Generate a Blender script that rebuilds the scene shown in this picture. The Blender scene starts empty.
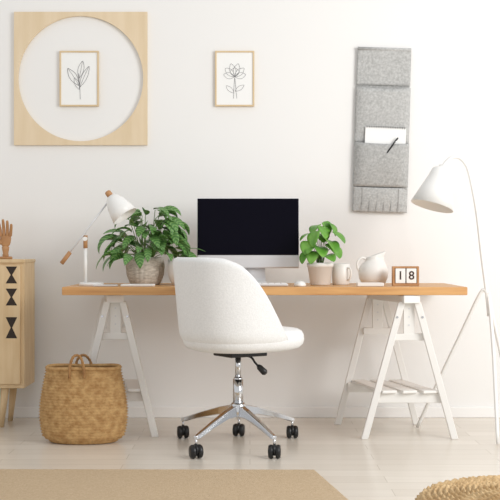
import bpy, bmesh, math, random
from mathutils import Vector, Matrix
random.seed(7)
S=bpy.context.scene
S.view_settings.view_transform='Standard'
pi=math.pi
def lin(c):
    return tuple(((v/255)/12.92 if v/255<=.04045 else ((v/255+.055)/1.055)**2.4) for v in c)+(1,)
# ---------------- materials
def mat(name,c,rough=.6,metal=0,bump=0,bscale=200,var=0,vscale=8,c2=None,kind='noise',stretch=(1,1,1),sheen=0,spec=.5):
    m=bpy.data.materials.new(name); m.use_nodes=True
    nt=m.node_tree; b=nt.nodes['Principled BSDF']
    b.inputs['Base Color'].default_value=lin(c); b.inputs['Roughness'].default_value=rough
    b.inputs['Metallic'].default_value=metal; b.inputs['Sheen Weight'].default_value=sheen
    b.inputs['Specular IOR Level'].default_value=spec
    tc=nt.nodes.new('ShaderNodeTexCoord'); mp=nt.nodes.new('ShaderNodeMapping')
    mp.inputs['Scale'].default_value=stretch
    nt.links.new(tc.outputs['Object'],mp.inputs[0])
    if c2:
        t=nt.nodes.new('ShaderNodeTexNoise'); t.inputs['Scale'].default_value=vscale; t.inputs['Detail'].default_value=5
        o=t.outputs['Fac']
        nt.links.new(mp.outputs[0],t.inputs['Vector'])
        r=nt.nodes.new('ShaderNodeValToRGB')
        r.color_ramp.elements[0].color=lin(c); r.color_ramp.elements[1].color=lin(c2)
        r.color_ramp.elements[0].position=.3; r.color_ramp.elements[1].position=.7
        nt.links.new(o,r.inputs[0]); nt.links.new(r.outputs[0],b.inputs['Base Color'])
    if bump:
        n=nt.nodes.new('ShaderNodeTexNoise'); n.inputs['Scale'].default_value=bscale; n.inputs['Detail'].default_value=3
        bp=nt.nodes.new('ShaderNodeBump'); bp.inputs['Strength'].default_value=bump; bp.inputs['Distance'].default_value=.004
        nt.links.new(mp.outputs[0],n.inputs['Vector']); nt.links.new(n.outputs['Fac'],bp.inputs['Height']); nt.links.new(bp.outputs[0],b.inputs['Normal'])
    return m
M={}
M['wall']=mat('wall_paint',(242,241,239),.9,bump=.05,bscale=60,spec=.2)
M['trim']=mat('trim_paint',(246,245,243),.5)
M['desk']=mat('desk_wood',(222,172,112),.42,c2=(192,138,84),vscale=9,stretch=(.35,5,5),bump=.1,bscale=40)
M['pale']=mat('pale_birch',(226,203,166),.5,c2=(214,188,148),vscale=8,stretch=(1,4,.5))
M['ply']=mat('frame_birch',(233,213,182),.55,c2=(225,203,168),vscale=6,stretch=(4,4,.5))
M['cab']=mat('cabinet_wood',(224,198,158),.5,c2=(211,181,138),vscale=8,stretch=(4,4,.5))
M['woodd']=mat('handle_wood',(196,148,102),.5,c2=(172,124,80),vscale=20)
M['white']=mat('white_enamel',(240,239,236),.35)
M['trest']=mat('white_painted_wood',(236,234,230),.5,bump=.05,bscale=50)
M['ceram']=mat('white_ceramic',(236,233,228),.4,bump=.05,bscale=40)
M['felt']=mat('grey_felt',(160,160,158),.95,c2=(192,192,190),vscale=90,bump=.5,bscale=250,sheen=.1)
M['felt2']=mat('grey_felt_light',(168,168,166),.95,c2=(200,200,198),vscale=90,bump=.5,bscale=250,sheen=.1)
M['boucle']=mat('white_boucle',(241,241,240),.95,c2=(232,232,231),vscale=120,bump=.3,bscale=170,sheen=.2)
M['chrome']=mat('chrome',(215,216,218),.14,metal=1)
M['black']=mat('black_plastic',(20,20,22),.35)
M['screen']=mat('screen_glass',(8,7,20),.3,spec=.08)
M['silver']=mat('aluminium',(220,220,222),.35,metal=.2)
M['paper']=mat('paper',(246,246,244),.8)
M['ink']=mat('ink',(130,130,132),.8)
M['inkd']=mat('dark_ink',(60,48,40),.8)
M['rug']=mat('jute_rug',(212,189,157),.95,c2=(188,162,128),vscale=120,stretch=(1,2.5,1),bump=1,bscale=160)
M['sea']=mat('seagrass',(206,168,114),.8,c2=(166,124,74),vscale=35,bump=.6,bscale=120)
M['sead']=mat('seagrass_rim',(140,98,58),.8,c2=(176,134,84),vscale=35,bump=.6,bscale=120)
M['pouf']=mat('jute_pouf',(220,190,144),.85,c2=(188,152,104),vscale=30,bump=.8,bscale=110)
M['soil']=mat('soil',(62,46,34),.95,bump=.6,bscale=90)
M['dark']=mat('cutout_dark',(46,34,26),.7)
M['stem']=mat('stem_green',(96,128,58),.6)
M['pilea']=mat('houseplant_leaf',(78,140,46),.35,c2=(124,178,72),vscale=14)
M['stone']=mat('stone_pot',(176,166,152),.85,c2=(222,214,202),vscale=40,bump=.6,bscale=60,stretch=(1,1,3))
def floor_mat():
    m=bpy.data.materials.new('pale_oak_floor'); m.use_nodes=True; nt=m.node_tree; b=nt.nodes['Principled BSDF']
    b.inputs['Roughness'].default_value=.22; b.inputs['Specular IOR Level'].default_value=.5
    tc=nt.nodes.new('ShaderNodeTexCoord'); mp=nt.nodes.new('ShaderNodeMapping')
    nt.links.new(tc.outputs['Object'],mp.inputs[0])
    br=nt.nodes.new('ShaderNodeTexBrick'); br.inputs['Scale'].default_value=1
    br.inputs['Brick Width'].default_value=1.1; br.inputs['Row Height'].default_value=.12; br.inputs['Mortar Size'].default_value=.0015
    br.inputs['Color1'].default_value=lin((231,223,211)); br.inputs['Color2'].default_value=lin((223,214,201)); br.inputs['Mortar'].default_value=lin((200,189,174))
    nt.links.new(mp.outputs[0],br.inputs['Vector'])
    n=nt.nodes.new('ShaderNodeTexNoise'); n.inputs['Scale'].default_value=6; n.inputs['Detail'].default_value=6
    mp2=nt.nodes.new('ShaderNodeMapping'); mp2.inputs['Scale'].default_value=(.5,6,1); nt.links.new(tc.outputs['Object'],mp2.inputs[0]); nt.links.new(mp2.outputs[0],n.inputs['Vector'])
    r=nt.nodes.new('ShaderNodeValToRGB'); r.color_ramp.elements[0].color=(.9,.89,.88,1); r.color_ramp.elements[1].color=(1,1,1,1)
    nt.links.new(n.outputs['Fac'],r.inputs[0])
    mx=nt.nodes.new('ShaderNodeMix'); mx.data_type='RGBA'; mx.blend_type='MULTIPLY'; mx.inputs[0].default_value=1
    nt.links.new(br.outputs['Color'],mx.inputs[6]); nt.links.new(r.outputs[0],mx.inputs[7]); nt.links.new(mx.outputs[2],b.inputs['Base Color'])
    return m
M['floor']=floor_mat()
def calathea_mat():
    m=bpy.data.materials.new('calathea_leaf'); m.use_nodes=True; nt=m.node_tree; b=nt.nodes['Principled BSDF']
    b.inputs['Roughness'].default_value=.4
    uv=nt.nodes.new('ShaderNodeUVMap'); sp=nt.nodes.new('ShaderNodeSeparateXYZ'); nt.links.new(uv.outputs[0],sp.inputs[0])
    ab=nt.nodes.new('ShaderNodeMath'); ab.operation='ABSOLUTE'; nt.links.new(sp.outputs[1],ab.inputs[0])
    ma=nt.nodes.new('ShaderNodeMath'); ma.operation='MULTIPLY_ADD'; ma.inputs[1].default_value=-.14; nt.links.new(ab.outputs[0],ma.inputs[0]); nt.links.new(sp.outputs[0],ma.inputs[2])
    mu=nt.nodes.new('ShaderNodeMath'); mu.operation='MULTIPLY'; mu.inputs[1].default_value=42; nt.links.new(ma.outputs[0],mu.inputs[0])
    si=nt.nodes.new('ShaderNodeMath'); si.operation='SINE'; nt.links.new(mu.outputs[0],si.inputs[0])
    r=nt.nodes.new('ShaderNodeValToRGB'); r.color_ramp.elements[0].color=lin((74,120,56)); r.color_ramp.elements[0].position=.15
    r.color_ramp.elements[1].color=lin((126,166,92)); r.color_ramp.elements[1].position=.95
    nt.links.new(si.outputs[0],r.inputs[0]); nt.links.new(r.outputs[0],b.inputs['Base Color'])
    return m
M['cal']=calathea_mat()
# ---------------- helpers
def link(o,parent=None):
    S.collection.objects.link(o)
    if parent: o.parent=parent
    return o
def empty(name,loc=(0,0,0),rz=0):
    o=bpy.data.objects.new(name,None); o.empty_display_size=.1; o.location=loc; o.rotation_euler=(0,0,rz); S.collection.objects.link(o); return o
def mesh(name,v,f,m,parent=None,smooth=False,loc=(0,0,0),rot=(0,0,0)):
    me=bpy.data.meshes.new(name); me.from_pydata([tuple(p) for p in v],[],f); me.update()
    if smooth:
        for p in me.polygons: p.use_smooth=True
    o=bpy.data.objects.new(name,me); me.materials.append(M[m] if isinstance(m,str) else m)
    o.location=loc; o.rotation_euler=rot
    return link(o,parent)
def bev(o,w=.004,s=2):
    b=o.modifiers.new('bevel','BEVEL'); b.width=w; b.segments=s; b.limit_method='ANGLE'; return o
def box(name,c,s,m,parent=None,rot=(0,0,0),bw=.003):
    x,y,z=[k/2 for k in s]
    v=[(-x,-y,-z),(x,-y,-z),(x,y,-z),(-x,y,-z),(-x,-y,z),(x,-y,z),(x,y,z),(-x,y,z)]
    f=[(3,2,1,0),(4,5,6,7),(0,1,5,4),(1,2,6,5),(2,3,7,6),(3,0,4,7)]
    o=mesh(name,v,f,m,parent,loc=c,rot=rot)
    if bw: bev(o,bw)
    return o
def beam(name,a,b,wx,wy,m,parent=None):
    a=Vector(a);b=Vector(b)
    v=[]
    for p in (a,b):
        for sx,sy in((-1,-1),(1,-1),(1,1),(-1,1)): v.append((p.x+sx*wx/2,p.y+sy*wy/2,p.z))
    f=[(3,2,1,0),(4,5,6,7),(0,1,5,4),(1,2,6,5),(2,3,7,6),(3,0,4,7)]
    return bev(mesh(name,v,f,m,parent),.003)
def tube(name,pts,r,m,parent=None,n=12,smooth=True):
    pts=[Vector(p) for p in pts]; R=r if isinstance(r,(list,tuple)) else [r]*len(pts)
    v=[];f=[]; up=None
    for i,p in enumerate(pts):
        d=(pts[min(i+1,len(pts)-1)]-pts[max(i-1,0)]).normalized()
        if up is None:
            up=Vector((0,0,1)) if abs(d.z)<.9 else Vector((0,1,0))
        s=d.cross(up).normalized(); up=s.cross(d).normalized()
        for k in range(n):
            a=2*pi*k/n; v.append(p+(s*math.cos(a)+up*math.sin(a))*R[i])
    for i in range(len(pts)-1):
        for k in range(n):
            f.append((i*n+k,i*n+(k+1)%n,(i+1)*n+(k+1)%n,(i+1)*n+k))
    f.append(tuple(range(n))[::-1]); f.append(tuple((len(pts)-1)*n+k for k in range(n)))
    o=mesh(name,v,f,m,parent)
    if smooth:
        for p in o.data.polygons[:-2]: p.use_smooth=True
    return o
def smooth_path(pts,n=8):
    P=[Vector(p) for p in pts]; P=[P[0]*2-P[1]]+P+[P[-1]*2-P[-2]]; out=[]
    for i in range(1,len(P)-2):
        for k in range(n):
            t=k/n; a,b,c,d=P[i-1:i+3]
            out.append(.5*((2*b)+(c-a)*t+(2*a-5*b+4*c-d)*t*t+(3*b-a-3*c+d)*t**3))
    out.append(P[-2]); return out
def lathe(name,prof,m,parent=None,n=48,loc=(0,0,0),axis=None,sx=1,sy=1,disp=None,smooth=True,flat=False):
    v=[];f=[]
    for i,(r,z) in enumerate(prof):
        for k in range(n):
            a=2*pi*k/n; rr=r+(disp(a,i,r,z) if disp else 0)
            v.append(Vector((rr*math.cos(a)*sx,rr*math.sin(a)*sy,z)))
    for i in range(len(prof)-1):
        for k in range(n): f.append((i*n+k,i*n+(k+1)%n,(i+1)*n+(k+1)%n,(i+1)*n+k))
    if axis is not None:
        q=Vector((0,0,1)).rotation_difference(Vector(axis).normalized()); v=[q@p for p in v]
    return mesh(name,v,f,m,parent,smooth=smooth,loc=loc)
# ---------------- room
mesh('floor',[(-4,-6.5,0),(4,-6.5,0),(4,0.02,0),(-4,.02,0)],[(0,1,2,3)],'floor')
mesh('wall_back',[(-4,0,0),(4,0,0),(4,0,3),(-4,0,3)],[(0,1,2,3)],'wall')
o=box('baseboard_back',(0,-.009,.03),(8,.016,.06),'trim',bw=.004)
# ---------------- rug
v=[(-2.2,-2.35,.001),(.42,-2.35,.001),(.27,-1.48,.001),(-2.2,-1.46,.001)]
v+= [(a,b,.012) for a,b,_ in v]
bev(mesh('jute_rug',v,[(3,2,1,0),(4,5,6,7),(0,1,5,4),(1,2,6,5),(2,3,7,6),(3,0,4,7)],'rug'),.005)
# ---------------- wall art
def circle_frame():
    h,r,t=.369,.347,.018
    n=96; v=[];f=[]
    def sq(a):
        c,s=math.cos(a),math.sin(a); k=h/max(abs(c),abs(s)); return c*k,s*k
    for yy in (-t,0):
        for k in range(n):
            a=2*pi*k/n; v.append((r*math.cos(a),yy,r*math.sin(a)))
        for k in range(n):
            a=2*pi*k/n; x,z=sq(a); v.append((x,yy,z))
    for k in range(n):
        j=(k+1)%n
        f.append((k,n+k,n+j,j)); f.append((2*n+k,2*n+j,3*n+j,3*n+k))
        f.append((k,j,2*n+j,2*n+k)); f.append((n+k,3*n+k,3*n+j,n+j))
    return mesh('square_wooden_wall_frame',v,f,'ply',loc=(-.938,-.002,1.88))
circle_frame()
def picture(name,cx,cz,strokes,w=.218,h=.308):
    e=empty(name,(cx,-.003,cz)); b=.009
    box('backing',(0,-.005,0),(w-.01,.008,h-.01),'paper',e,bw=0)
    for n,c,s in(('rail_top',(0,-.007,h/2-b/2),(w,.014,b)),('rail_bottom',(0,-.007,-h/2+b/2),(w,.014,b)),
                 ('stile_left',(-w/2+b/2,-.007,0),(b,.014,h-2*b)),('stile_right',(w/2-b/2,-.007,0),(b,.014,h-2*b))):
        box(n,c,s,'pale',e,bw=.0015)
    for i,(s,r) in enumerate(strokes):
        tube('stroke_%d'%(i+1),[(x,-.0098,z) for x,z in [(q.x,q.y) for q in smooth_path([(a,c,0) for a,c in s],6)]],r,'ink',e,n=6)
st=[([(.006,-.115),(.004,-.06),(.0,-.01),(-.004,.03)],.0011)]
def leafstroke(x0,z0,ang,L,W):
    c,s=math.cos(ang),math.sin(ang); pts=[]
    for t,w in((0,0),(.3,.8),(.6,1),(.85,.55),(1,0)): pts.append((t*L,w*W))
    out=[(x0+a*c-b*s,z0+a*s+b*c) for a,b in pts]; back=[(x0+a*c+b*s,z0+a*s-b*c) for a,b in pts[::-1]]
    return out+back[1:]
st1=st+[(leafstroke(-.002,.0,1.35,.1,.016),.001),(leafstroke(.002,-.05,1.15,.13,.015),.001),(leafstroke(0,-.04,2.15,.115,.02),.0013),(leafstroke(0,-.06,1.95,.07,.012),.001),
  ([(0,-.04),(-.03,.01),(-.06,.053)],.0009),([(0,0),(.008,.04),(.018,.095)],.0009),([(.002,-.05),(.025,.005),(.052,.065)],.0009)]
picture('botanical_picture_frame',-.947,1.88,st1)
st2=[([(-.006,-.11),(-.004,-.05),(0,.005)],.001),([(.012,-.11),(.006,-.05),(.002,0)],.001)]
for k in range(6): st2.append((leafstroke(0,.01,.2+k*.55,.062+.014*math.sin(k*.63),.017),.0009))
st2.append((leafstroke(0,.01,1.55,.05,.024),.0009))
st2.append((leafstroke(.002,-.07,.6,.06,.011),.0009)); st2.append((leafstroke(-.003,-.08,2.4,.06,.011),.0009))
picture('botanical_picture_frame',-.085,1.88,st2)
# ---------------- felt organizer
org=empty('felt_wall_organizer',(.731,-.006,1.594)); org.rotation_euler=(0,.03,0)
def panel(name,z0,z1,w,bulge,m,slump=.0,y0=-.01,ex=3.5):
    nx,nz=32,14; v=[];f=[]
    for j in range(nz+1):
        t=j/nz
        for i in range(nx+1):
            s=2*i/nx-1
            z=z0+(z1-z0)*t - slump*t*(1-s*s)
            prof=(1-abs(s)**ex)*math.sin(pi*(.13+.5*t))
            v.append((s*w/2,y0-bulge*prof,z))
    for j in range(nz):
        for i in range(nx): f.append((j*(nx+1)+i,j*(nx+1)+i+1,(j+1)*(nx+1)+i+1,(j+1)*(nx+1)+i))
    o=mesh(name,v,f,m,org,smooth=True); so=o.modifiers.new('s','SOLIDIFY'); so.thickness=.005; so.offset=0; return o
box('backing',(0,-.003,0),(.294,.008,.905),'felt',org,bw=.003)
tube('top_roll',[(-.148,-.012,.448),(.148,-.012,.448)],.01,'felt2',org)
panel('top_flap',.248,.452,.298,.004,'felt2',0,-.011)
panel('pocket_upper',-.075,.238,.3,.024,'felt2',.012,-.012,5)
panel('pocket_middle',-.315,-.072,.3,.044,'felt',.008,-.014,6)
panel('pocket_lower',-.455,-.318,.3,.02,'felt2',.003,-.014)
for i,x in enumerate((-.1,-.06,-.02,.02,.06,.1)): box('divider_%d'%i,(x,-.033,-.388),(.003,.004,.125),'felt',org,bw=.001)
box('seam',(0,-.018,-.322),(.3,.012,.008),'felt',org)
nb=empty('spiral_notebook',(.747,-.044,1.556)); nb.rotation_euler=(0,.045,0)
box('pages',(0,0,-.03),(.225,.006,.16),'paper',nb,bw=.001)
for i in range(17): tube('ring_%d'%i,[(-.104+i*.013,-.005,.044),(-.104+i*.013,-.007,.052),(-.104+i*.013,.003,.054),(-.104+i*.013,.005,.044)],.0016,'inkd',nb,n=6)
pn=empty('ballpoint_pen',(.78,-.064,1.502))
tube('barrel',[(-.032,0,-.045),(-.025,0,-.035),(.03,0,.04),(.034,0,.045)],[.001,.0046,.005,.003],'black',pn)
tube('clip',[(.03,-.006,.034),(.01,-.007,.008)],.0013,'chrome',pn,n=6)
# ---------------- desk
desk=empty('trestle_desk')
box('tabletop',(.072,-.4,.729),(1.984,.64,.04),'desk',desk,bw=.004)
def trestle(tag,cf,cb,yf,yb,hf=.213,hb=.21):
    tz=.705
    for nm,c,y,h in(('front',cf,yf,hf),('back',cb,yb,hb)):
        for sd in(-1,1):
            beam('%s_%s_leg_%s'%(tag,nm,'l' if sd<0 else 'r'),(c+sd*h,y,0),(c+sd*.038,y,tz-.03),.034,.026,'trest',desk)
        box('%s_%s_rail'%(tag,nm),(c,y+(.022 if nm=='front' else -.022),.2),(2*(h-.052)+.0,.018,.05),'trest',desk)
        yy=y+(.024 if nm=='front' else -.024)
        box('%s_%s_post'%(tag,nm),(c,yy,.6),(.055,.018,.2),'trest',desk)
        box('%s_%s_cross'%(tag,nm),(c,yy,.5),(.15,.02,.035),'trest',desk)
        for k in range(3): tube('%s_%s_peg_%d'%(tag,nm,k),[(c,yy-.011,.56+k*.04),(c,yy+.011,.56+k*.04)],.004,'silver',desk,n=10)
    L=math.hypot(cf-cb,yf-yb); a=math.atan2(cb-cf,yb-yf)
    m=((cf+cb)/2,(yf+yb)/2)
    box(tag+'_top_beam',(m[0],m[1],.688),(.085,L+.07,.038),'trest',desk,rot=(0,0,-a))
    for k in(-1,0,1):
        box('%s_shelf_slat_%d'%(tag,k+2),(m[0]+k*.1,m[1],.232),(.075,L+.02,.014),'trest',desk,rot=(0,0,-a))
    for sd in(-1,1):
        tube('%s_bolt_%d'%(tag,sd+2),[(cf+sd*.062,yf-.016,.6),(cf+sd*.062,yf-.010,.6)],.006,'chrome',desk,n=10)
trestle('right',.785,.677,-.685,-.24,hf=.222)
trestle('left',-.672,-.735,-.62,-.22,hf=.2)
# ---------------- monitor
mon=empty('desktop_computer_monitor',(-.01,-.30,.749))
box('housing',(0,0,.27),(.538,.022,.37),'silver',mon,bw=.006)
box('screen',(0,-.0115,.303),(.533,.004,.298),'screen',mon,bw=.002)
box('display',(0,-.0138,.303),(.497,.0015,.268),M['screen'],mon,bw=0)
box('chin',(0,-.0118,.119),(.536,.004,.058),'silver',mon,bw=.002)
v=[]
pr=[(.09,.03,.2),(.09,.04,.1),(.092,.03,.03),(.096,-.0,.009),(.1,-.1,.006)]
for w,y,z in pr: v+=[(-w,y,z),(w,y,z)]
st_=mesh('stand',v,[(2*i,2*i+1,2*i+3,2*i+2) for i in range(4)],'silver',mon,smooth=True)
so=st_.modifiers.new('s','SOLIDIFY'); so.thickness=.008; so.offset=0
kb=empty('computer_keyboard',(-.02,-.56,.7505))
box('body',(0,0,.005),(.42,.115,.01),'silver',kb,bw=.003)
for r in range(5):
    for c in range(13): box('key_%d_%d'%(r,c),(-.19+c*.0317,-.044+r*.022,.0115),(.027,.018,.004),'white',kb,bw=.001)
lathe('computer_mouse',[(0.0001,.026),(.018,.024),(.028,.016),(.032,.006),(.031,0),(.0001,0)],'white',None,n=32,loc=(.25,-.6,.7495),sx=.95,sy=1.6)
# ---------------- pots & plants
def pot(name,loc,prof,m,soil_r,soil_z,n=48,disp=None):
    e=empty(name,loc); lathe('pot',prof,m,e,n=n,disp=disp)
    lathe('soil',[(.0001,soil_z+.006),(soil_r*.6,soil_z+.004),(soil_r,soil_z)],'soil',e,n=24); return e
def leaf_mesh(parent,name,leaves,m):
    me=bpy.data.meshes.new(name); bm=bmesh.new(); uvl=bm.loops.layers.uv.new('UVMap')
    for (p0,az,el,L,W,droop,fold,rnd,roll) in leaves:
        p=Vector(p0); n=12 if rnd else 9 ; rows=[]; e=el
        for i in range(n+1):
            t=i/n
            d=Vector((math.cos(az)*math.cos(e),math.sin(az)*math.cos(e),math.sin(e)))
            side=Vector((-math.sin(az),math.cos(az),0)); up=side.cross(d)*-1
            sd=side*math.cos(roll)+up*math.sin(roll); u2=up*math.cos(roll)-side*math.sin(roll)
            if rnd: w=W*(math.sin(pi*t**.62))**.62 if 0<t<1 else 0      # broad heart-like leaf with a tip
            else: w=W*(math.sin(pi*t**.8))**.8 if 0<t<1 else 0
            w=max(w,.0006)
            row=[]
            for s in(-1,-.5,0,.5,1):
                q=p+sd*s*w+u2*abs(s)*w*fold
                row.append((bm.verts.new(q),t,s))
            rows.append(row)
            p=p+d*(L/n); e-=droop/n
        for i in range(n):
            for k in range(4):
                q=[rows[i][k],rows[i][k+1],rows[i+1][k+1],rows[i+1][k]]
                fc=bm.faces.new([a[0] for a in q]); fc.smooth=True
                for lp,a in zip(fc.loops,q): lp[uvl].uv=(a[1],a[2])
    bm.to_mesh(me); bm.free(); me.materials.append(M[m]); o=bpy.data.objects.new(name,me); link(o,parent)
    so=o.modifiers.new('s','SOLIDIFY'); so.thickness=.0008
    return o
cal=pot('potted_calathea',(-.547,-.36,.7495),[(.0001,0),(.072,0),(.082,.01),(.094,.05),(.098,.09),(.097,.125),(.094,.143),(.088,.143),(.086,.12),(.0001,.12)],'stone',.087,.132,
   n=96,disp=lambda a,i,r,z:(.003*math.sin(24*a+z*120) if .02<z<.14 and r>.08 else 0))
lv=[]
for i in range(112):
    az=random.uniform(0,2*pi)
    q=math.sqrt(random.random())
    reach=.185*q
    hmax=.425-.16*q*q
    hgt=random.uniform(.5 if q<.7 else .33,1)*hmax
    dx,dy=math.cos(az),math.sin(az)*(.7 if math.sin(az)<0 else .6)
    c=Vector((dx*reach+.012,dy*reach,max(.15,hgt)))
    if i%2==0:
        b0=Vector((dx*.03,dy*.03,.13)); tube('stem_%d'%i,smooth_path([b0,(b0+c)/2+Vector((0,0,.02)),c],4),.0018,'stem',cal,n=6)
    L=random.uniform(.095,.145)*(1-.15*(1-q))
    lv.append((c,az+random.uniform(-.5,.5),random.uniform(.1,1.1)-.6*q,L,random.uniform(.02,.03),random.uniform(.8,1.9),random.uniform(.1,.35),False,random.uniform(-.7,.7)))
leaf_mesh(cal,'leaves',lv,'cal')
lathe('white_plant_pot',[(.0001,0),(.05,0),(.066,.02),(.078,.06),(.08,.1),(.077,.132),(.071,.132),(.07,.11),(.0001,.1)],'ceram',None,loc=(-.345,-.44,.7495))
pil=pot('potted_houseplant',(.362,-.43,.7495),[(.0001,0),(.046,0),(.052,.004),(.064,.092),(.068,.093),(.069,.115),(.063,.115),(.06,.1),(.0001,.1)],'ceram',.062,.103)
lv=[]
lp=[(-.07,-.03,.20,.042),(-.035,-.05,.245,.048),(.04,-.05,.22,.05),(.085,-.03,.255,.052),(.015,-.03,.28,.044),(.065,.01,.295,.042),(-.025,.01,.295,.040),
    (.0,-.06,.18,.046),(.08,-.02,.175,.04),(-.08,-.02,.15,.04),(.035,.02,.305,.036),(-.04,-.06,.15,.04),(.045,-.06,.145,.038),(.01,.0,.25,.046),(-.07,.01,.255,.04),(.06,-.05,.2,.042),(-.05,-.04,.19,.04)]
for i,(x,y,z,r) in enumerate(lp):
    c=Vector((x,y,z)); b0=Vector((x*.15,y*.15,.1))
    az=math.atan2(y-.07,x*1.2)+random.uniform(-.3,.3)
    el=random.uniform(-1.05,-.3)
    d=Vector((math.cos(az)*math.cos(el),math.sin(az)*math.cos(el),math.sin(el)))
    st0=c-d*r*.8
    tube('petiole_%d'%i,smooth_path([b0,(b0+st0)/2+Vector((-x*.1,0,.015)),st0],5),.0017,'stem',pil,n=6)
    lv.append((st0,az,el+.2,2*r,r*.86,.8,.15,True,random.uniform(-.4,.4)))
leaf_mesh(pil,'leaves',lv,'pilea')
mug=empty('white_cup',(.473,-.38,.7495))
lathe('body',[(.0001,0),(.04,0),(.044,.004),(.047,.05),(.046,.108),(.0435,.11),(.041,.106),(.04,.01),(.0001,.008)],'ceram',mug)
tube('handle',smooth_path([(.03,-.034,.088),(.044,-.05,.083),(.047,-.054,.053),(.04,-.046,.03),(.03,-.033,.025)],5),.005,'ceram',mug)
pt=empty('white_ceramic_pitcher',(.642,-.38,.7495))
def spout(a,i,r,z):
    d=math.atan2(math.sin(a-.35),math.cos(a-.35)); return (max(0,(z-.1))/.06)*.032*math.exp(-(d/.5)**2) if z>.1 else 0
pb=lathe('body',[(.0001,0),(.048,0),(.062,.008),(.074,.035),(.078,.06),(.074,.085),(.062,.108),(.047,.124),(.04,.138),(.042,.152),(.039,.153),(.036,.138),(.042,.12),(.068,.08),(.06,.02),(.0001,.012)],'ceram',pt,n=64,disp=spout)
for vv in pb.data.vertices:
    k=max(0,vv.co.z-.11)/.045; vv.co.z+=k*vv.co.x*.35
tube('handle',smooth_path([(-.036,-.008,.132),(-.06,-.012,.14),(-.083,-.016,.12),(-.084,-.016,.09),(-.07,-.012,.066)],6),.0065,'ceram',pt)
# calendar
cd=empty('wooden_block_calendar',(.788,-.52,.7495))
box('frame_bottom',(0,0,.006),(.133,.045,.012),'woodd',cd,bw=.001); box('frame_top',(0,0,.093),(.133,.045,.01),'woodd',cd,bw=.001)
box('frame_left',(-.0615,0,.05),(.01,.045,.078),'woodd',cd,bw=.001); box('frame_right',(.0615,0,.05),(.01,.045,.078),'woodd',cd,bw=.001)
box('frame_back',(0,.02,.05),(.114,.004,.078),'woodd',cd,bw=0)
for i,(x,t) in enumerate(((-.028,'1'),(.028,'8'))):
    box('cube_%s'%t,(x,-.004,.05),(.05,.042,.074),'paper',cd,bw=.002)
    cu=bpy.data.curves.new('digit_'+t,'FONT'); cu.body=t; cu.size=.06; cu.extrude=.0006; cu.offset=.0008; cu.align_x='CENTER'; cu.align_y='CENTER'
    ob=bpy.data.objects.new('digit_'+t,cu); ob.data.materials.append(M['inkd']); ob.location=(x,-.0258,.05); ob.rotation_euler=(pi/2,0,0); link(ob,cd)
box('smartphone',(-.72,-.62,.7535),(.12,.065,.008),'silver',rot=(0,0,.1),bw=.003)
box('pocket_notebook',(-.56,-.6,.7545),(.16,.09,.01),'paper',rot=(0,0,-.06),bw=.002)
tr=empty('pen_tray',(.6,-.6,.7495)); box('base',(0,0,.003),(.13,.07,.006),'ceram',tr)
for i,(c,s) in enumerate((((0,-.034,.009),(.13,.004,.016)),((0,.034,.009),(.13,.004,.016)),((-.064,0,.009),(.004,.07,.016)),((.064,0,.009),(.004,.07,.016)))): box('rim_%d'%i,c,s,'ceram',tr,bw=.001)
tube('pencil',[(-.05,.01,.012),(.05,-.01,.012)],.0035,'woodd',tr,n=6)
# ---------------- desk lamp
dl=empty('desk_lamp',(-.805,-.52,.7495))
lathe('base',[(.0001,.016),(.055,.016),(.062,.012),(.063,0),(.0001,0)],'white',dl)
tube('post',[(-.03,0,.012),(-.03,0,.2)],.009,'white',dl)
tube('post_wood',[(-.03,0,.19),(-.03,0,.255)],[.011,.011],'woodd',dl)
tube('joint',[(-.03,-.022,.237),(-.03,.012,.237)],.011,'white',dl)
a=Vector((-.141,-.018,.122)); b_=Vector((.092,-.018,.43)); dd=(b_-a).normalized()
tube('arm',[a,b_],.0045,'silver',dl)
tube('arm_handle',[a-dd*.012,a+dd*.06],[.011,.011],'woodd',dl)
ax=Vector((.085,-.02,-.115)).normalized()
top=Vector((.1,-.018,.452))
lathe('shade',[(.0001,-.004),(.02,0),(.034,.012),(.05,.045),(.06,.085),(.068,.128),(.066,.128),(.058,.085),(.048,.046),(.03,.015),(.0001,.01)],'white',dl,loc=top,axis=ax)
lathe('shade_cap',[(.0001,-.03),(.013,-.03),(.016,-.024),(.016,.004),(.0001,.004)],'woodd',dl,loc=top,axis=ax,n=24)
lathe('bulb',[(.0001,.1),(.014,.095),(.022,.078),(.016,.05),(.012,.02)],'ceram',dl,loc=top,axis=ax,n=24)
# ---------------- cabinet
cb=empty('wooden_sideboard')
cx0,cx1,yf,yb=-1.93,-1.178,-.36,-.09
box('carcass',((cx0+cx1)/2,(yf+yb)/2,.543),(cx1-cx0,yb-yf,.672),'cab',cb,bw=.004)
box('top_edge',((cx0+cx1)/2,(yf+yb)/2-.004,.872),(cx1-cx0+.008,yb-yf+.012,.018),'cab',cb,bw=.003)
box('door_1',(-1.37,yf-.006,.54),(.345,.014,.62),'cab',cb,bw=.003); box('door_2',(-1.73,yf-.006,.54),(.345,.014,.62),'cab',cb,bw=.003)
for dxx in(-1.243,-1.86):
    for k,z in enumerate((.80,.685,.525)):
        w=.03;h=.044 if k<2 else .055
        vv=[(dxx-w,yf-.0135,z+h),(dxx+w,yf-.0135,z+h),(dxx+.004,yf-.0135,z),(dxx+w,yf-.0135,z-h),(dxx-w,yf-.0135,z-h),(dxx-.004,yf-.0135,z)]
        o=mesh('cutout_%d_%d'%(k,int(-dxx*100)),vv,[(5,2,1,0),(4,3,2,5)],'dark',cb)
for i,(x,y) in enumerate(((-1.285,-.33),(-1.285,-.12),(-1.85,-.33),(-1.85,-.12))):
    tube('leg_%d'%(i+1),[(x,y,.21),(x-.02,y,0)],[.022,.013],'cab',cb)
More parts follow.
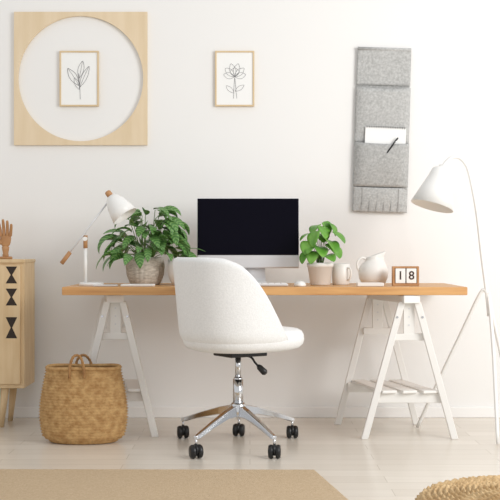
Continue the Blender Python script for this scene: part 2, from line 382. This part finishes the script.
# ---------------- wooden hand
hd=empty('wooden_artist_hand',(-1.308,-.22,.8815))
lathe('base',[(.0001,.014),(.032,.014),(.036,.01),(.036,0),(.0001,0)],'woodd',hd,n=32)
lathe('wrist',[(.0001,.014),(.015,.014),(.017,.02),(.014,.03),(.018,.05),(.02,.065),(.0001,.075)],'woodd',hd,n=24)
def skin(name,chain_list,m,parent,sub=2):
    v=[];e=[];r=[]
    for ch in chain_list:
        prev=None
        for it in ch:
            p,rad=it; v.append(p); r.append(rad)
            if prev is not None: e.append((prev,len(v)-1))
            prev=len(v)-1
    me=bpy.data.meshes.new(name); me.from_pydata(v,e,[]); o=bpy.data.objects.new(name,me); link(o,parent)
    o.modifiers.new('k','SKIN')
    for i,sv in enumerate(me.skin_vertices[0].data):
        sv.radius=r[i] if isinstance(r[i],tuple) else (r[i],r[i]); sv.use_root=(i==0)
    me.materials.append(M[m]); s=o.modifiers.new('s','SUBSURF'); s.levels=sub; s.render_levels=sub
    return o
skin('palm',[[((0,0,.062),(.019,.014)),((.0,0,.085),(.03,.015)),((0,0,.115),(.034,.014)),((0,0,.128),(.03,.012))]],'woodd',hd)
for nm,x,L,dx in(('index_finger',-.025,.072,-.008),('middle_finger',-.008,.084,-.002),('ring_finger',.009,.077,.004),('little_finger',.025,.058,.01)):
    skin(nm,[[((x,0,.118),.0095),((x+dx*.4,-.004,.13+L*.35),.009),((x+dx*.8,-.012,.13+L*.7),.0083),((x+dx,-.022,.13+L),.0066)]],'woodd',hd)
skin('thumb',[[((-.018,-.004,.08),.012),((-.036,-.01,.098),.0105),((-.046,-.016,.12),.009),((-.048,-.024,.142),.0075)]],'woodd',hd)
# ---------------- woven basket
bk=empty('seagrass_basket',(-.807,-.765,.002))
rows=76; prof=[]
def br(t):
    return .182+.029*math.sin(pi*min(1,t*1.05)**.8)*1.0-.002*t - (.03*(1-t/.08) if t<.08 else 0)
H=.36
for i in range(rows+1):
    t=i/rows; prof.append((br(t),H*t))
def bd(a,i,r,z):
    row=int(i//3); ph=(i%3)
    return .0045*(1 if ph==1 else -.4)*(math.cos(44*a+(row%2)*pi)+.7)
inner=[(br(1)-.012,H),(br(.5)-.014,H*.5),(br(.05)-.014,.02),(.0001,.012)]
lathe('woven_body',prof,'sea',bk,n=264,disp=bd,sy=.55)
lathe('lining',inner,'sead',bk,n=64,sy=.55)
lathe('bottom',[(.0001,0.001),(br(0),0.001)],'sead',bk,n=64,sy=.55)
n=90; pts=[(math.cos(2*pi*k/n)*(br(1)-.004),math.sin(2*pi*k/n)*(br(1)-.004)*.56,H+.003*math.sin(6*pi*k/n)) for k in range(n+1)]
tube('rim',pts,.009,'sea',bk,n=10)
for sy_ in(-1,1):
    hp=smooth_path([(-.035,sy_*.112,H-.04),(-.033,sy_*.114,H+.01),(-.02,sy_*.112,H+.055),(0,sy_*.11,H+.068),(.02,sy_*.112,H+.055),(.033,sy_*.114,H+.01),(.035,sy_*.112,H-.04)],8) if sy_<0 else smooth_path([(-.04,.104,H-.04),(-.036,.1,H+.01),(-.02,.09,H+.04),(0,.088,H+.05),(.02,.09,H+.04),(.036,.1,H+.01),(.04,.104,H-.04)],8)
    tube('handle_%d'%(1 if sy_<0 else 2),[p-Vector((.015,0,0)) for p in hp],[.0065+.001*math.sin(i*1.6) for i in range(len(hp))],'sead',bk)
# ---------------- pouf
pf=empty('woven_jute_pouf',(.705,-3.22,0))
prof=[]
R=.295;Hp=.316
def ring(t):
    if t<.45:
        a=t/.45; return (R-.03+.03*math.sin(pi*a), Hp*.87*a+.005)
    a=(t-.45)/.55; return (max(.002,(R-.03)*(1-a)**1.0), Hp*.87+.005+.035*math.sin(a*pi/2)**.7)
N=132
for i in range(N+1): prof.append(ring(i/N))
v=[];f=[];n=180
for i,(r,z) in enumerate(prof):
    r2,z2=prof[min(i+1,N)]; r1,z1=prof[max(i-1,0)]
    nx,nz=(z2-z1),-(r2-r1); l=math.hypot(nx,nz) or 1; nx/=l; nz/=l
    row=i//4; amp=.0085*math.sin(pi*(i%4)/4)
    for k in range(n):
        a=2*pi*k/n; q=amp*(1+.45*math.cos((12+int(r*150))*a+row*1.7))
        v.append(((r+nx*q)*math.cos(a),(r+nx*q)*math.sin(a),z+nz*q))
for i in range(N):
    for k in range(n): f.append((i*n+k,i*n+(k+1)%n,(i+1)*n+(k+1)%n,(i+1)*n+k))
mesh('woven_cover',v,f,'pouf',pf,smooth=True)
# ---------------- floor lamp
fl=empty('floor_lamp')
tube('stem',smooth_path([(1.19,-.62,.60),(1.182,-.605,.72),(1.16,-.6,.9),(1.133,-.6,1.13),(1.1,-.6,1.30),(1.078,-.6,1.36),(1.045,-.6,1.392),(1.005,-.6,1.39),(.972,-.6,1.358),(.962,-.6,1.33)],8),.009,'white',fl)
tube('leg_1',smooth_path([(1.192,-.62,.60),(1.19,-.61,.69),(1.172,-.6,.73),(1.148,-.585,.70),(1.08,-.53,.53),(.975,-.45,.27),(.874,-.36,.006)],8),.009,'white',fl)
tube('leg_2',smooth_path([(1.19,-.61,.70),(1.195,-.64,.6),(1.192,-.72,.4),(1.18,-.86,.006)],8),.009,'white',fl)
tube('leg_3',smooth_path([(1.19,-.61,.72),(1.215,-.59,.6),(1.3,-.5,.3),(1.38,-.42,.006)],8),.009,'white',fl)
ax=Vector((-.05,-.02,-.17)).normalized()
lathe('shade',[(.0001,-.014),(.02,-.014),(.024,-.004),(.036,.0),(.049,.012),(.058,.05),(.078,.11),(.108,.2),(.1055,.2),(.075,.11),(.054,.05),(.045,.016),(.0001,.008)],'white',fl,loc=(.962,-.6,1.338),axis=ax)
lathe('bulb',[(.0001,.15),(.02,.145),(.03,.12),(.022,.08),(.015,.04)],'ceram',fl,loc=(.962,-.6,1.338),axis=ax,n=24)
# ---------------- chair
th=math.radians(33)
ch=empty('swivel_office_chair',(-.056,-.93,0))
seat=empty('seat_assembly',(.01,0,0.003),th); seat.parent=ch
def sup(phi,a,b,p=2.4):
    c,s=-math.cos(phi),math.sin(phi)
    k=(abs(c)**p+abs(s)**p)**(-1/p); return a*c*k,b*s*k
n=72;v=[];f=[]
prof=[(.0,.458),(.55,.457),(.8,.460),(.92,.470),(.98,.486),(1.0,.507),(.995,.528),(.965,.546),(.9,.556),(.7,.562),(.35,.564),(0.001,.565)]
for (k_,z) in prof:
    for k in range(n):
        x,y=sup(2*pi*k/n,.305,.245)
        if x<0: x*=.86
        v.append((x*max(k_,.001),y*max(k_,.001),z))
for i in range(len(prof)-1):
    for k in range(n): f.append((i*n+(k+1)%n,i*n+k,(i+1)*n+k,(i+1)*n+(k+1)%n))
mesh('seat_cushion',v,f,'boucle',seat,smooth=True)
def hgt(phi):
    a=abs(math.degrees(phi)); K=[(0,.341),(30,.341),(45,.337),(60,.308),(75,.24),(88,.16),(98,.085),(106,.02),(114,-.03),(122,-.06)]
    for (a0,h0),(a1,h1) in zip(K,K[1:]):
        if a<=a1:
            t=(a-a0)/(a1-a0); return h0+(h1-h0)*t
    return K[-1][1]
NP,NT=60,22
def shell(off):
    rows=[]
    for j in range(NT+1):
        t=j/NT; row=[]
        for i in range(NP+1):
            phi=math.radians(-122+244*i/NP)
            ztop=.548+hgt(phi); z0=.458
            z=z0+(ztop-z0)*t
            hz=max(0,z-.47)
            g=.155*min(1,hz/.39)
            tk=max(0,1-(z-z0)/.085); ins=.065*tk**2
            x,y=sup(phi,.272,.256)
            r=math.hypot(x,y)
            cf=max(0,math.cos(phi*.8))
            rr=r*(1+g*cf*.9)-ins-off
            row.append((x/r*rr,y/r*rr,z))
        rows.append(row)
    return rows
outr=shell(0.0); inn=shell(.042)
v=[];f=[]
cols=[]
for i in range(NP+1):
    col=[outr[j][i] for j in range(NT+1)]
    ot=Vector(outr[NT][i]); it=Vector(inn[NT][i]); mid=(ot+it)/2
    col[-1]=tuple(ot+Vector((0,0,-.012)))
    col.append(tuple(ot.lerp(it,.15))); col.append(tuple(mid+Vector((0,0,.007)))); col.append(tuple(ot.lerp(it,.85)))
    ic=[inn[j][i] for j in range(NT,-1,-1)]; ic[0]=tuple(it+Vector((0,0,-.012)))
    col+=ic; cols.append(col)
m_=len(cols[0])
for c in cols: v+=c
for i in range(NP):
    for j in range(m_-1): f.append((i*m_+j,(i+1)*m_+j,(i+1)*m_+j+1,i*m_+j+1))
    f.append((i*m_+m_-1,(i+1)*m_+m_-1,(i+1)*m_,i*m_))
f.append(tuple(range(m_))); f.append(tuple(NP*m_+k for k in range(m_))[::-1])
o=mesh('backrest_shell',v,f,'boucle',seat,smooth=True)
o.modifiers.new('w','SMOOTH').iterations=3
box('mount_plate',(0,0,.441),(.2,.16,.02),'black',seat,bw=.004)
tube('gas_lift_upper',[(0,0,.44),(0,0,.33)],.014,'chrome',ch,n=24)
lathe('lift_collar',[(.0001,.335),(.018,.335),(.022,.328),(.022,.318),(.0001,.318)],'chrome',ch,n=24)
tube('lift_column',[(0,0,.325),(0,0,.2)],.024,'chrome',ch,n=28)
lathe('hub',[(.0001,.215),(.03,.215),(.036,.205),(.042,.16),(.036,.145),(.0001,.14)],'chrome',ch,n=32)
tube('lever',smooth_path([(.02,-.01,.436),(.06,-.03,.43),(.08,-.04,.405),(.1,-.05,.385)],5),.005,'black',ch)
tube('lever_grip',[(.092,-.046,.394),(.1,-.05,.385),(.124,-.06,.362),(.13,-.063,.356)],[.007,.014,.016,.008],'black',ch)
cast=[(-.185,-.25),(.165,-.25),(-.275,.27),(.265,.27),(.0,.33)]
for i,(x,y) in enumerate(cast):
    L=math.hypot(x,y); d=Vector((x/L,y/L,0)); s=Vector((-d.y,d.x,0))
    v=[]
    for t,w,zt,zb in((.06,.022,.205,.150),(.3,.02,.185,.148),(.65,.016,.145,.118),(.95,.014,.108,.086),(1.02,.012,.100,.084)):
        p=d*L*t
        for ss,z in((-1,zb),(1,zb),(1,zt),(-1,zt)): v.append(p+s*ss*w*(1 if z==zb else .7)+Vector((0,0,z)))
    f=[]
    for k in range(4):
        for q in range(4): f.append((k*4+q,k*4+(q+1)%4,(k+1)*4+(q+1)%4,(k+1)*4+q))
    f.append((3,2,1,0)); f.append((16,17,18,19))
    bev(mesh('base_arm_%d'%(i+1),v,f,'chrome',ch),.004,3)
    p=d*L
    tube('caster_stem_%d'%(i+1),[p+Vector((0,0,.09)),p+Vector((0,0,.055))],.006,'chrome',ch)
    ca=random.uniform(-.5,.5); w=Vector((math.cos(ca),math.sin(ca),0))
    for q in(-1,1):
        c=p+Vector((0,0,.031))
        lathe('caster_wheel_%d_%s'%(i+1,'a' if q<0 else 'b'),[(.0001,.006),(.027,.006),(.031,.010),(.031,.020),(.026,.027),(.012,.029),(.0001,.029)],'black',ch,n=28,loc=c,axis=w*q)
    lathe('caster_hood_%d'%(i+1),[(.0001,-.006),(.026,-.006),(.026,.006),(.0001,.006)],'black',ch,n=24,loc=p+Vector((0,0,.038)),axis=w)
# ---------------- light
W=bpy.data.worlds.new('world'); S.world=W; W.use_nodes=True
bg=W.node_tree.nodes['Background']; bg.inputs[0].default_value=(.99,.995,1,1); bg.inputs[1].default_value=.76
def area(name,loc,tgt,size,e,col=(1,1,1)):
    l=bpy.data.lights.new(name,'AREA'); l.energy=e; l.size=size; l.color=col
    o=bpy.data.objects.new(name,l); o.location=loc; o.rotation_euler=(Vector(tgt)-Vector(loc)).to_track_quat('-Z','Y').to_euler(); S.collection.objects.link(o)
area('window_light',(3.1,-3.3,2.1),(0,-.2,.9),1.8,100,(1,.99,.975))
# ---------------- camera
c=bpy.data.cameras.new('camera'); co=bpy.data.objects.new('camera',c); co.location=(0,-6,.93); co.rotation_euler=(pi/2,0,0)
c.lens=77.76; c.sensor_width=36; S.collection.objects.link(co); S.camera=co
